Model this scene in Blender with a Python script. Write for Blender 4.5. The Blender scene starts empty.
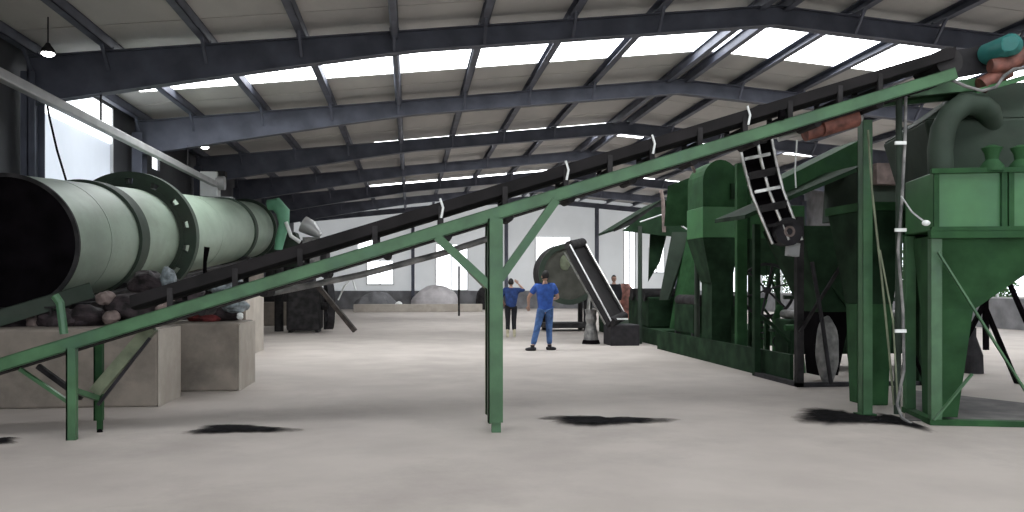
import bpy, math, random
from mathutils import Vector, Matrix
random.seed(7)
C = bpy.context.collection
SC = bpy.context.scene
TH = math.radians(6.84); F = 850.0; HZ = 285.0; CH = 1.45
fx, fy = math.sin(TH), math.cos(TH)
rx, ry = math.cos(TH), -math.sin(TH)
def W(u, v, D):                       # a measured direction and a distance -> a place in the hall
    k = (u-512)/F*D
    return Vector((fx*D+rx*k, fy*D+ry*k, CH+(HZ-v)/F*D))
def V(*a): return Vector(a)

# ------------------------------------------------------------------ materials
def mat(name, col, rough=.6, metal=0, noise=.12, scale=3.0, col2=None, bump=0, spec=.4, dirt=None, stretch=(1,1,1), transl=0):
    m = bpy.data.materials.new(name); m.use_nodes = True
    nt = m.node_tree; N = nt.nodes; L = nt.links
    b = N['Principled BSDF']
    b.inputs['Roughness'].default_value = rough; b.inputs['Metallic'].default_value = metal
    b.inputs['Specular IOR Level'].default_value = spec
    tc = N.new('ShaderNodeTexCoord'); mp = N.new('ShaderNodeMapping'); mp.inputs['Scale'].default_value = stretch
    L.new(tc.outputs['Object'], mp.inputs['Vector'])
    nz = N.new('ShaderNodeTexNoise'); nz.inputs['Scale'].default_value = scale; nz.inputs['Detail'].default_value = 6
    L.new(mp.outputs[0], nz.inputs['Vector'])
    cr = N.new('ShaderNodeValToRGB')
    c2 = col2 or tuple(max(0, c*(1-noise*2)) for c in col)
    c1 = col if col2 else tuple(min(1, c*(1+noise)) for c in col)
    cr.color_ramp.elements[0].position = .35; cr.color_ramp.elements[1].position = .68
    cr.color_ramp.elements[0].color = (*c2, 1); cr.color_ramp.elements[1].color = (*c1, 1)
    L.new(nz.outputs['Fac'], cr.inputs['Fac'])
    out = cr.outputs['Color']
    if dirt:
        n2 = N.new('ShaderNodeTexNoise'); n2.inputs['Scale'].default_value = scale*.35; n2.inputs['Detail'].default_value = 9
        n2.inputs['Roughness'].default_value = .7
        L.new(mp.outputs[0], n2.inputs['Vector'])
        r2 = N.new('ShaderNodeValToRGB'); r2.color_ramp.elements[0].position = .5; r2.color_ramp.elements[1].position = .72
        L.new(n2.outputs['Fac'], r2.inputs['Fac'])
        mx = N.new('ShaderNodeMix'); mx.data_type = 'RGBA'
        L.new(r2.outputs['Color'], mx.inputs[0]); L.new(out, mx.inputs[6]); mx.inputs[7].default_value = (*dirt, 1)
        out = mx.outputs[2]
    L.new(out, b.inputs['Base Color'])
    if bump:
        bp = N.new('ShaderNodeBump'); bp.inputs['Strength'].default_value = bump; bp.inputs['Distance'].default_value = .02
        L.new(nz.outputs['Fac'], bp.inputs['Height']); L.new(bp.outputs[0], b.inputs['Normal'])
    if transl:
        t = N.new('ShaderNodeBsdfTranslucent'); L.new(out, t.inputs['Color'])
        mxs = N.new('ShaderNodeMixShader'); mxs.inputs[0].default_value = transl
        L.new(b.outputs[0], mxs.inputs[1]); L.new(t.outputs[0], mxs.inputs[2])
        L.new(mxs.outputs[0], N['Material Output'].inputs['Surface'])
    return m
def glow(name, col, s):
    m = bpy.data.materials.new(name); m.use_nodes = True
    b = m.node_tree.nodes['Principled BSDF']
    b.inputs['Base Color'].default_value = (.8, .8, .8, 1)
    b.inputs['Emission Color'].default_value = (*col, 1); b.inputs['Emission Strength'].default_value = s
    return m
M = {}
M['floor'] = mat('floor_concrete', (.455,.410,.378), .8, scale=1.3, col2=(.395,.354,.326), dirt=(.34,.304,.28), bump=.2, spec=.3)
M['roof'] = mat('roof_liner', (.52,.505,.48), .8, scale=.8, col2=(.43,.42,.405), dirt=(.37,.363,.355), stretch=(1,.35,1))
M['steel'] = mat('blue_grey_steel', (.10,.107,.14), .6, scale=2, noise=.15)
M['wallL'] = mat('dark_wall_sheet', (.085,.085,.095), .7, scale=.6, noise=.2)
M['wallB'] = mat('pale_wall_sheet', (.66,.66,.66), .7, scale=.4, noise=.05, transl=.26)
M['brick'] = mat('grey_render', (.22,.22,.23), .85, scale=2, noise=.15)
M['glow'] = glow('daylight_pane', (.95,.98,1), 8)
M['glow2'] = glow('daylight_window', (.93,.97,1), 2.6)
M['glow3'] = mat('milky_sheet', (.80,.82,.86), .6, scale=.5, noise=.04, transl=.6)
M['lamp'] = glow('lamp_glass', (1,.98,.95), 14)
M['green'] = mat('green_paint', (.062,.145,.068), .42, scale=4, noise=.14, dirt=(.05,.115,.07), bump=.02)
M['green2'] = mat('deep_green_paint', (.030,.088,.034), .75, spec=.15, scale=3, noise=.18, dirt=(.025,.065,.035))
M['green3'] = mat('bright_green_paint', (.052,.17,.06), .42, scale=3, noise=.10, dirt=(.04,.14,.06))
M['dgreen'] = mat('dark_and_shaded_green', (.018,.042,.021), .8, scale=3, noise=.25, spec=.12)
M['hood'] = mat('dusty_green_hood', (.042,.060,.045), .7, scale=2, noise=.15, dirt=(.055,.06,.05), spec=.2)
M['drum'] = mat('pale_green_drum', (.29,.36,.29), .5, metal=.1, scale=1.6, col2=(.22,.28,.22), dirt=(.18,.22,.17), stretch=(1,.6,1))
M['black'] = mat('black_and_mouth_dark', (.005,.004,.005), 1, noise=.3, spec=.05)
M['dark'] = mat('dark_rubber', (.022,.02,.024), .7, scale=6, noise=.3)
M['dark2'] = mat('dark_grey_steel', (.034,.032,.033), .8, metal=.0, spec=.15, scale=5, noise=.25)
M['conc'] = mat('pier_concrete', (.26,.225,.19), .9, scale=3.2, col2=(.19,.165,.14), dirt=(.13,.115,.10), bump=.25)
M['conc2'] = mat('pale_kerb_and_lit_side', (.44,.40,.35), .9, scale=2.5, noise=.08, dirt=(.34,.30,.26), bump=.1)
M['pipe'] = mat('pale_pipe', (.50,.50,.50), .4, metal=.3, noise=.06)
M['white'] = mat('white_paint', (.80,.82,.80), .5, noise=.04)
M['mint'] = mat('mint_paint', (.15,.38,.24), .5, noise=.08)
M['teal'] = mat('teal_motor_paint', (.05,.26,.24), .4, noise=.15)
M['rust'] = mat('red_brown_paint', (.22,.085,.065), .6, scale=8, noise=.3, dirt=(.12,.06,.05))
M['chrome'] = mat('worn_bright_steel', (.55,.54,.52), .3, metal=.9, noise=.2, scale=8)
M['wood'] = mat('weathered_timber', (.05,.04,.035), .8, scale=6, noise=.3)
M['beige'] = mat('grimy_green_beige', (.20,.23,.15), .7, scale=5, noise=.2, dirt=(.12,.12,.09))
M['rag1'] = mat('grey_blue_plastic', (.25,.29,.31), .5, scale=9, noise=.4)
M['rag2'] = mat('pink_grey_sack', (.24,.185,.17), .8, scale=7, noise=.2)
M['rag3'] = mat('dark_rag', (.035,.025,.028), .8, scale=9, noise=.4)
M['rag4'] = mat('dark_red_rag', (.13,.02,.02), .8, scale=9, noise=.4)
M['tarp'] = mat('pale_sheet_heap', (.55,.52,.53), .8, scale=2, noise=.1)
M['powder'] = mat('black_powder', (.010,.009,.010), 1, scale=14, noise=.35, spec=.05)
def thin_edges(m):      # the layer of powder thins out towards its rim
    nt = m.node_tree; N = nt.nodes; L = nt.links
    at = N.new('ShaderNodeAttribute'); at.attribute_name = 'thick'
    tc = N.new('ShaderNodeTexCoord'); nz = N.new('ShaderNodeTexNoise'); nz.inputs['Scale'].default_value = 5; nz.inputs['Detail'].default_value = 8; nz.inputs['Roughness'].default_value = .7
    L.new(tc.outputs['Object'], nz.inputs['Vector'])
    a = N.new('ShaderNodeMath'); a.operation = 'MULTIPLY_ADD'; a.inputs[1].default_value = 1.6; L.new(nz.outputs['Fac'], a.inputs[0])
    b = N.new('ShaderNodeMath'); b.operation = 'MULTIPLY_ADD'; b.inputs[1].default_value = 2.2; b.inputs[2].default_value = -.8
    L.new(at.outputs['Fac'], b.inputs[0]); L.new(b.outputs[0], a.inputs[2])
    c = N.new('ShaderNodeClamp'); L.new(a.outputs[0], c.inputs[0]); L.new(c.outputs[0], N['Principled BSDF'].inputs['Alpha'])
thin_edges(M['powder'])
M['skin'] = mat('skin', (.45,.27,.20), .6, noise=.05)
M['shirt'] = mat('blue_work_shirt', (.035,.10,.38), .85, scale=10, noise=.15)
M['navy'] = mat('navy_jacket', (.018,.045,.16), .85, scale=10, noise=.2)
M['jeans'] = mat('blue_work_trousers', (.07,.15,.36), .85, scale=10, noise=.2)
M['blackcloth'] = mat('black_cloth', (.012,.012,.016), .9, noise=.2)
M['hair'] = mat('dark_hair', (.012,.010,.010), .6, noise=.2)
M['boot'] = mat('pale_boot', (.50,.46,.33), .6, noise=.1)
M['cloth'] = mat('grey_lifting_bag', (.30,.29,.28), .6, scale=7, noise=.35, col2=(.10,.10,.10))
M['leaf'] = mat('shrub_leaf', (.045,.12,.03), .6, scale=5, noise=.4, transl=.3)
M['grass'] = mat('outside_ground', (.36,.34,.30), .9, scale=.5, noise=.2)
M['greyplate'] = mat('dusty_grey_plate', (.085,.085,.072), .7, noise=.15, spec=.2)
M['floor_shade'] = mat('floor_shadow_slab', (.13,.12,.118), .8, scale=3, noise=.2, dirt=(.09,.085,.085))  # dirt here is only the darker tone of the painted shadow
M['belt'] = mat('belt_rubber', (.011,.009,.010), .85, scale=3, noise=.3)

# ------------------------------------------------------------------ mesh kit
OFF = {}
class MB:
    def __init__(s): s.v = []; s.f = []
    def add(s, vs, fs):
        k = len(s.v); s.v += [Vector(p) for p in vs]; s.f += [tuple(i+k for i in f) for f in fs]; return s
    def box(s, x0, x1, y0, y1, z0, z1):
        vs = [(x,y,z) for x in (x0,x1) for y in (y0,y1) for z in (z0,z1)]
        return s.add(vs, [(0,1,3,2),(4,6,7,5),(0,4,5,1),(2,3,7,6),(0,2,6,4),(1,5,7,3)])
    def hexa(s, lo, hi):                # two quads of four corners each
        return s.add(list(lo)+list(hi), [(3,2,1,0),(4,5,6,7),(0,1,5,4),(1,2,6,5),(2,3,7,6),(3,0,4,7)])
    def frus(s, a, b, z0, z1):          # a,b = (x0,x1,y0,y1) rect at z0, z1
        q = lambda r, z: [V(r[0],r[2],z),V(r[1],r[2],z),V(r[1],r[3],z),V(r[0],r[3],z)]
        return s.hexa(q(a,z0), q(b,z1))
    def frame(s, p, q, up=None):
        d = (q-p).normalized(); up = up or V(0,0,1)
        if abs(d.dot(up)) > .98: up = V(0,1,0)
        x = d.cross(up).normalized(); return x, x.cross(d).normalized()
    def beam(s, p, q, w, h=None, up=None):
        h = h or w; x, y = s.frame(p, q, up)
        c = [(-1,-1),(1,-1),(1,1),(-1,1)]
        return s.hexa([p+x*a*w/2+y*b*h/2 for a,b in c], [q+x*a*w/2+y*b*h/2 for a,b in c])
    def chan(s, p, q, w, h, t=.012, side=1):   # C channel, web at side, flanges top and bottom
        x, y = s.frame(p, q)
        def bb(cx, cy, ww, hh):
            c = [(-1,-1),(1,-1),(1,1),(-1,1)]
            o = x*cx+y*cy
            s.hexa([p+o+x*a*ww/2+y*b*hh/2 for a,b in c], [q+o+x*a*ww/2+y*b*hh/2 for a,b in c])
        bb(side*(w/2-t/2), 0, t, h); bb(0, h/2-t/2, w, t); bb(0, -h/2+t/2, w, t); return s
    def ibeam(s, p, q, w, h, t=.02):
        x, y = s.frame(p, q); c = [(-1,-1),(1,-1),(1,1),(-1,1)]
        for cy, ww, hh in ((0,t,h),(h/2-t/2,w,t),(-h/2+t/2,w,t)):
            s.hexa([p+y*cy+x*a*ww/2+y*b*hh/2 for a,b in c], [q+y*cy+x*a*ww/2+y*b*hh/2 for a,b in c])
        return s
    def tube(s, path, r, n=12, cap=True):
        path = [Vector(p) for p in path]; R = r if isinstance(r, (list,tuple)) else [r]*len(path)
        rings = []; px = None
        for i, p in enumerate(path):
            d = (path[min(i+1,len(path)-1)]-path[max(i-1,0)]).normalized()
            if px is None:
                a = V(0,0,1) if abs(d.z) < .9 else V(0,1,0); px = d.cross(a).normalized()
            px = (px-d*px.dot(d)).normalized(); py = d.cross(px)
            rings.append([p+(px*math.cos(2*math.pi*k/n)+py*math.sin(2*math.pi*k/n))*R[i] for k in range(n)])
        k0 = len(s.v)
        for g in rings: s.v += g
        for i in range(len(rings)-1):
            for k in range(n):
                a = k0+i*n+k; b = k0+i*n+(k+1)%n; s.f.append((a,b,b+n,a+n))
        if cap:
            s.f.append(tuple(k0+k for k in reversed(range(n)))); s.f.append(tuple(k0+(len(rings)-1)*n+k for k in range(n)))
        return s
    def ring(s, c, ax, ro, ri, w, n=64):  # flat ring band with axis ax
        ax = ax.normalized(); a = V(0,0,1) if abs(ax.z)<.9 else V(1,0,0); x = ax.cross(a).normalized(); y = ax.cross(x)
        k0 = len(s.v)
        for k in range(n):
            d = x*math.cos(2*math.pi*k/n)+y*math.sin(2*math.pi*k/n)
            for rr, ww in ((ro,-w/2),(ro,w/2),(ri,w/2),(ri,-w/2)): s.v.append(c+d*rr+ax*ww)
        for k in range(n):
            a0 = k0+4*k; b0 = k0+4*((k+1)%n)
            for j in range(4): s.f.append((a0+j, b0+j, b0+(j+1)%4, a0+(j+1)%4))
        return s
    def lathe(s, prof, o, n=24):
        return s.tube([o+V(0,0,z) for r,z in prof], [max(r,.001) for r,z in prof], n)
    def blob(s, c, r, n=10, m=7, j=.25, seed=0):
        rn = random.Random(seed); k0 = len(s.v); r = Vector(r)
        for i in range(m+1):
            t = math.pi*i/m
            for k in range(n):
                a = 2*math.pi*k/n; q = 1+rn.uniform(-j,j)
                s.v.append(c+V(math.sin(t)*math.cos(a)*r.x*q, math.sin(t)*math.sin(a)*r.y*q, math.cos(t)*r.z*(q if 0<i<m else 1)))
        for i in range(m):
            for k in range(n):
                a = k0+i*n+k; b = k0+i*n+(k+1)%n; s.f.append((a,a+n,b+n,b))
        return s
    def build(s, name, m, parent=None, smooth=False, bevel=0, sub=0):
        if parent is not None: off = OFF[parent.name]
        else:
            xs=[p.x for p in s.v]; ys=[p.y for p in s.v]; zs=[p.z for p in s.v]
            off = V((min(xs)+max(xs))/2, (min(ys)+max(ys))/2, min(zs))
        me = bpy.data.meshes.new(name)
        me.from_pydata([p-off for p in s.v], [], s.f); me.validate(); me.update()
        me.materials.append(M[m] if isinstance(m, str) else m)
        if smooth: 
            me.polygons.foreach_set('use_smooth', [True]*len(me.polygons))
        o = bpy.data.objects.new(name, me); C.objects.link(o)
        OFF[o.name] = off.copy()
        if parent is not None: o.parent = parent
        else: o.location = off
        if smooth:
            try: me.set_sharp_from_angle(angle=math.radians(40))
            except Exception: pass
        if bevel:
            b = o.modifiers.new('bevel', 'BEVEL'); b.width = bevel; b.segments = 2; b.limit_method = 'ANGLE'
        if sub:
            b = o.modifiers.new('sub', 'SUBSURF'); b.levels = b.render_levels = sub
        return o
def tag(o, label, cat, group=None, kind=None):
    o['label'] = label; o['category'] = cat
    if group: o['group'] = group
    if kind: o['kind'] = kind
    return o
def thing(name, loc, label, cat, group=None):
    o = bpy.data.objects.new(name, None); C.objects.link(o); o.location = loc; o.empty_display_size = .2
    OFF[o.name] = Vector(loc); return tag(o, label, cat, group)
def struct(o): o['kind'] = 'structure'; return o
def ordn(k): return ['first','second','third','fourth','fifth','sixth','seventh','eighth','ninth','tenth','eleventh','twelfth'][k]

# ------------------------------------------------------------------ the hall
XL, XR, RX, RZ = -6.9, 19.5, 7.1, 6.93
SL, SR = .104, .085
YB, YF = 52.0, -7.0
def roofz(x): return RZ-(RX-x)*SL if x < RX else RZ-(x-RX)*SR
EL, ER = roofz(XL), roofz(XR)
TOP = .20                                     # purlin depth above rafter top
struct(MB().box(XL-.2, XR+.2, YF-1, YB+.2, -.2, 0).build('floor', 'floor'))
# outside ground
struct(MB().box(-60, 90, -40, 120, -.5, -.21).build('trim_1', 'grass'))
# skylight strips across the roof: full strips in alternate bays
strips = [(4.3,5.9),(16.9,19.9),(29.0,31.4),(41.0,43.2)]
ys = [YF]+[y for s_ in strips for y in s_]+[YB]
rb = MB()
def roofslab(mb, y0, y1, x0, x1, dz=0, t=.05):
    for a, b in ((x0, min(x1,RX)), (max(x0,RX), x1)):
        if b-a < .01: continue
        za, zb = roofz(a)+TOP+dz, roofz(b)+TOP+dz
        mb.hexa([V(a,y0,za),V(b,y0,zb),V(b,y1,zb),V(a,y1,za)], [V(a,y0,za+t),V(b,y0,zb+t),V(b,y1,zb+t),V(a,y1,za+t)])
for i in range(0, len(ys), 2): roofslab(rb, ys[i], ys[i+1], XL-.4, XR+.4)
GAP = {(29.0,31.4): [(XL-.4,-1.2)], (41.0,43.2): [(XL-.4,-2)]}
for s_ in strips:
    for a, b in GAP.get(s_, [(XL-.4,-6.0)]): roofslab(rb, s_[0], s_[1], a, b)
struct(rb.build('ceiling', 'roof'))
for i, s_ in enumerate(strips):
    mb = MB(); x0 = GAP.get(s_, [(0,-6.0)])[0][1]; roofslab(mb, s_[0], s_[1], x0, XR+.4, .01, .02)
    struct(mb.build(f'window_{i+1}', 'glow'))
# liner battens: shallow sheet laps every 3 m across the roof
lap = MB()
for y in [YF+2.1+k*6 for k in range(10)]+[YF+4.1+k*6 for k in range(9)]:
    if any(a-.1 < y < b+.1 for a, b in strips): continue
    roofslab(lap, y, y+.09, XL, XR, -.012, .013)
struct(lap.build('trim_2', 'roof'))
# portal frames
purx = [RX-.25-1.03]+[]
purx = [RX-2.35-1.68*k for k in range(8)]; purx[-1] = XL+.3; purr = [RX+1.65+1.68*k for k in range(7)]
def rafter(mb, y, side):
    n = 14; w = .24
    pts = []
    for i in range(n+1):
        t = i/n; x = RX+(XL+.15-RX)*t if side < 0 else RX+(XR-.15-RX)*t
        dep = .385 if t < .5 else .385+((t-.5)/.5)**1.15*.47
        pts.append((x, roofz(x), dep))
    for (xa,za,da),(xb,zb,db) in zip(pts, pts[1:]):
        mb.hexa([V(xa,y-.012,za-da),V(xb,y-.012,zb-db),V(xb,y+.012,zb-db),V(xa,y+.012,za-da)],
                [V(xa,y-.012,za),V(xb,y-.012,zb),V(xb,y+.012,zb),V(xa,y+.012,za)])
        for o0, o1, oa, ob in ((0,-.02,0,0),(.02,0,da,db)):
            mb.hexa([V(xa,y-w/2,za-oa+o1),V(xb,y-w/2,zb-ob+o1),V(xb,y+w/2,zb-ob+o1),V(xa,y+w/2,za-oa+o1)],
                    [V(xa,y-w/2,za-oa+o0),V(xb,y-w/2,zb-ob+o0),V(xb,y+w/2,zb-ob+o0),V(xa,y+w/2,za-oa+o0)])
frame_lab = {10:'overhead nearest', 4:'behind the camera'}
for i, y in enumerate([-2, 4, 10, 16, 22, 28, 34, 40, 46]):
    lab = 'blue-grey steel portal frame behind the camera position' if i < 3 else f'blue-grey steel portal frame across the hall roof, {ordn(i-3)} from the camera'
    t = thing('portal_frame', (RX, y, 0), lab, 'roof frame', 'steel portal frames of the hall')
    for sd in (-1, 1):
        mb = MB(); rafter(mb, y, sd); mb.build('rafter', 'steel', t)
        x = XL+.25 if sd < 0 else XR-.25
        MB().ibeam(V(x, y, 0), V(x, y, roofz(x)-.3), .24, .42).build('column', 'steel', t, bevel=0)
    if i >= 3:
        for x in purx+purr[:4]:
            mb = MB(); z = roofz(x)
            mb.box(x-.09, x+.09, y-.13, y+.13, z-.01, z+.05)
            for s2 in (-1, 1): mb.beam(V(x, y+s2*.1, z-.36), V(x, y+s2*.5, z+.03), .05, .05)
            mb.build('flange_brace', 'steel', t)
for sd, lst in (('left', purx), ('right', purr)):
    for k, x in enumerate(lst):
        w = .10
        mb = MB(); z = roofz(x); mb.chan(V(x,YF,z+.10), V(x,YB,z+.10), .15, .19, .014)
        tag(mb.build('roof_purlin', 'steel'), f'long dark roof purlin running down the hall, {ordn(k)} {sd} of the ridge', 'purlin', 'roof purlins')
for sd in (-1, 1):
    x = RX+sd*.26; mb = MB().ibeam(V(x,YF,roofz(x)+.06), V(x,YB,roofz(x)+.06), .14, .24)
    tag(mb.build('ridge_beam', 'steel'), f'dark ridge beam along the roof peak, {"left" if sd<0 else "right"} one of the pair', 'beam', 'ridge beams')
x = -.29
tag(MB().tube([V(x,YF,roofz(x)-.09), V(x,YB,roofz(x)-.09)], .07, 12).build('tie_tube', 'steel', smooth=True), 'round steel tie tube running down the hall under the left roof slope', 'tie tube')

# left wall with openings
def wall_x(name, x, t, y0, y1, z0, z1, holes, m):
    """wall in a plane of constant x with rectangular holes (ya,yb,za,zb), sorted, not overlapping in y"""
    mb = MB(); cur = y0
    for ya, yb, za, zb in sorted(holes):
        mb.box(x, x+t, cur, ya, z0, z1)
        if za > z0: mb.box(x, x+t, ya, yb, z0, za)
        if zb < z1: mb.box(x, x+t, ya, yb, zb, z1)
        cur = yb
    mb.box(x, x+t, cur, y1, z0, z1)
    return struct(mb.build(name, m))
WL = [(16.9,20.9,2.6,EL+.1),(23.9,24.6,4.6,EL)]
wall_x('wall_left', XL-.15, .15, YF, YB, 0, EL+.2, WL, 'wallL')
for i, (a,b,c,d) in enumerate(WL):
    w = struct(MB().box(XL-.10, XL-.07, a, b, c, d).build(f'window_{5+i}', 'glow3' if i == 0 else 'glow2'))
    if i == 0:
        MB().box(XL-.06, XL-.03, a, b, 4.75, d).build('pane', 'glow2', w)
        fr = MB(); fr.box(XL-.06,XL,a,a+.05,c,d); fr.box(XL-.06,XL,b-.05,b,c,d); fr.build('window_frame', 'pipe', w)
# back wall: low rendered base, pale sheet above, bright openings
def wall_y(name, y, t, x0, x1, z0, ztop, holes, m):
    mb = MB(); cur = x0
    def seg(a, b, za, zb=None):
        # top follows the roof when zb is None
        cuts = [a]+([RX] if a < RX < b else [])+[b]
        for p, q in zip(cuts, cuts[1:]):
            tp, tq = (ztop(p), ztop(q)) if zb is None else (zb, zb)
            mb.add([V(p,y,za),V(q,y,za),V(q,y,tq),V(p,y,tp)],[(0,1,2,3)])
    for xa, xb, za, zb in sorted(holes):
        seg(cur, xa, z0)
        if za > z0: seg(xa, xb, z0, za)
        seg(xa, xb, zb); cur = xb
    seg(cur, x1, z0)
    return struct(mb.build(name, m))
BH = [(-2.7,-1.3,1.5,4.3-.1),(-.95+2.5,3.3+.2,1.0,3.9),(7.7,9.9,1.2,4.4),(13.3,14.0,1.1,5.0),(14.9,15.9,2.2,3.8)]
BH[0] = (-2.6,-1.0,1.45,2.9)
wall_y('wall_back', YB, .15, XL-.15, XR+.15, 1.1, lambda x: roofz(x)+.2, BH, 'wallB')
db = MB().box(XL-.15, XR+.15, YB-.1, YB+.15, 0, 1.1)
struct(db.build('baseboard_back', 'brick'))
for i, (a,b,c,d) in enumerate(BH):
    if c < 1.1: c = 1.1
    w = struct(MB().box(a, b, YB+.03, YB+.05, c, d).build(f'window_{7+i}', 'glow2'))
    fr = MB(); n = 2
    for k in range(n+1):
        xx = a+(b-a)*k/n; fr.box(xx-.03, xx+.03, YB-.03, YB+.03, c, d)
    fr.box(a, b, YB-.03, YB+.03, c, c+.06)
    fr.build('window_frame', 'pipe', w)
# window high on the left of the back wall
w = struct(MB().box(-3.1,-1.9,YB-.03,YB-.01,3.3,4.5).build('window_12', 'glow2'))
# right wall: low base, open strip with milky sheets above
WR = [(a, a+5.3, 1.0, 3.6) for a in (16.4, 22.4, 28.4, 34.4, 40.4, 46.2)]
WR = WR[:-1]+[(46.2, 51.4, 1.0, 4.2)]
wall_x('wall_right', XR, .15, YF, YB, 0, ER+.2, WR, 'brick')
# mullions of the right openings
for i, (a,b,c,d) in enumerate(WR):
    fr = MB()
    for k in range(5): yy = a+(b-a)*k/4; fr.box(XR+.02, XR+.1, yy-.03, yy+.03, c, d)
    fr.box(XR+.02, XR+.1, a, b, c-.02, c+.05)
    struct(fr.build(f'window_{13+i}', 'pipe'))
# rear end of the hall stays an open gable (only piers), daylight comes in behind the camera
for k, xx in enumerate((.17, 5.85, 11.5, 16.6)):
    tag(MB().ibeam(V(xx,YB-.3,0), V(xx,YB-.3,roofz(xx)-.05), .2, .26).build('wind_column', 'steel'),
        f'grey steel column against the pale far wall, {ordn(k)} from the left', 'column', 'columns along the far wall')
tag(MB().beam(V(XL+.4,YB-.3,roofz(XL+.4)-.2), V(RX,YB-.3,RZ-.2), .2, .3).build('gable_beam','steel'), 'grey steel beam sloping along the left top of the far wall', 'beam')
tag(MB().beam(V(XR-.4,YB-.3,roofz(XR-.4)-.2), V(RX,YB-.3,RZ-.2), .2, .3).build('gable_beam','steel'), 'grey steel beam sloping along the right top of the far wall', 'beam')
struct(MB().box(-3.0, 3.9, 46, 46.4, 0, .42).build('trim_3', 'conc2', bevel=.02))
# shrubs outside the right wall
def shrub(x, y, r, h, lab, seed):
    rn = random.Random(seed); t = thing('shrub', (x,y,-.21), lab, 'shrub', 'shrubs outside the right wall')
    mb = MB(); ct = MB()
    for k in range(5):
        a = rn.uniform(0,6.28); ct.tube([V(x,y,-.21), V(x+math.cos(a)*r*.4,y+math.sin(a)*r*.4,h*.55), V(x+math.cos(a)*r*.7,y+math.sin(a)*r*.7,h*.85)], [.05,.03,.012], 6)
    for k in range(900):
        d = V(rn.gauss(0,1),rn.gauss(0,1),rn.gauss(0,1)).normalized()*rn.uniform(.45,1)
        p = V(x+d.x*r, y+d.y*r, h*.58+d.z*h*.45); s = rn.uniform(.07,.14)
        a = V(rn.gauss(0,1),rn.gauss(0,1),rn.gauss(0,1)).normalized(); b = a.cross(V(rn.gauss(0,1),rn.gauss(0,1),rn.gauss(0,1))).normalized()
        mb.add([p-a*s, p+b*s*.45, p+a*s, p-b*s*.45], [(0,1,2,3)])
    ct.build('stem', 'wood', t); mb.build('foliage', 'leaf', t)
for k, (y, r, h) in enumerate([(20,1.3,2.4),(25.5,1.5,3.0),(29.6,1.2,2.2),(34,1.6,3.2),(39,1.5,2.6),(44,1.6,3.3),(48.6,1.3,2.3)]):
    shrub(XR+1.9+.4*(k%2), y, r, h, f'leafy green shrub outside the right wall opening, {ordn(k)} from the front', 100+k)
shrub(12.4, YB+2.5, 1.5, 3.2, 'leafy green shrub outside the far wall window', 120)

# lamps
for k, (u, v, D) in enumerate([(48,53,13.7),(205,147,23.1)]):
    p = W(u, v, D); t = thing('high_bay_lamp', p, ['small round lamp glowing under the nearest roof beam at left', 'small round lamp glowing above the far part of the dryer'][k], 'lamp', 'lamps under the left roof slope')
    MB().lathe([(.03,.16),(.05,.12),(.10,.05),(.12,0)], p).build('shade', 'dark2', t, smooth=True)
    MB().lathe([(.09,.012),(.10,-.02),(.06,-.05),(.0,-.06)], p).build('bulb', 'lamp', t, smooth=True)
    MB().tube([p+V(0,0,.15), V(p.x,p.y,roofz(p.x)+.18)], .012, 6).build('cord', 'dark', t)

# ------------------------------------------------------------------ rotary dryer
A0, A1 = V(-5.2, 11.75, 2.0), V(-5.2, 28.0, 3.22)
AX = (A1-A0).normalized(); R0 = .89
def ax(y): return A0+(A1-A0)*((y-A0.y)/(A1.y-A0.y))
dry = thing('rotary_dryer', (A0.x, 20, 0), 'long pale green rotary dryer drum lying tilted along the left wall', 'dryer')
mb = MB(); n = 64; k0 = 0
prof = [(0,R0),(0,R0-.03),(5.0,R0-.03)]
mb.tube([A0, A1], R0, 72, cap=False)
mb.build('shell', 'drum', dry, smooth=True)
mb = MB(); mb.tube([A0+AX*.05, A0+AX*4], R0-.025, 72, cap=False); mb.tube([A0+AX*4, A0+AX*4.02], R0-.03, 64, cap=True)
mb.tube([A1-AX*.05, A1], R0-.01, 64, cap=True)
mb.build('inner_lining', 'black', dry, smooth=True)
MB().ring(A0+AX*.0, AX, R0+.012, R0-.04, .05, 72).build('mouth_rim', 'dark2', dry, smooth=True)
# black plate just inside stands in for the darkness of the open mouth
mb = MB(); mb.tube([A0+AX*.005, A0+AX*.03], R0-.035, 72); mb.build('mouth_dark', 'black', dry)
for y, ro, w_ in ((14.45,R0+.05,.42),(24.6,R0+.05,.34),(27.85,R0+.09,.24)):
    MB().ring(ax(y), AX, ro, R0-.005, w_, 72).build('tyre', 'hood', dry, smooth=True)
for y in (13.0, 20.4): MB().ring(ax(y), AX, R0+.004, R0-.005, .04, 72).build('weld_band', 'drum', dry, smooth=True)
# girth gear with holes
def gear(c, ro, ri, w_, n=72, holes=14):
    axn = AX; x = axn.cross(V(0,0,1)).normalized(); y = axn.cross(x)
    g = MB(); g.ring(c, axn, ro, ro-.12, w_, n); g.ring(c, axn, ri+.08, ri, w_, n)
    for k in range(holes):
        a = 2*math.pi*k/holes; d = x*math.cos(a)+y*math.sin(a)
        a2 = d
        g.beam(c+d*(ri+.05), c+d*(ro-.1), .33, w_*.8, up=axn)
    return g
gear(ax(16.75), 1.20, R0+.0, .24).build('girth_gear', 'hood', dry, smooth=True)
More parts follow.
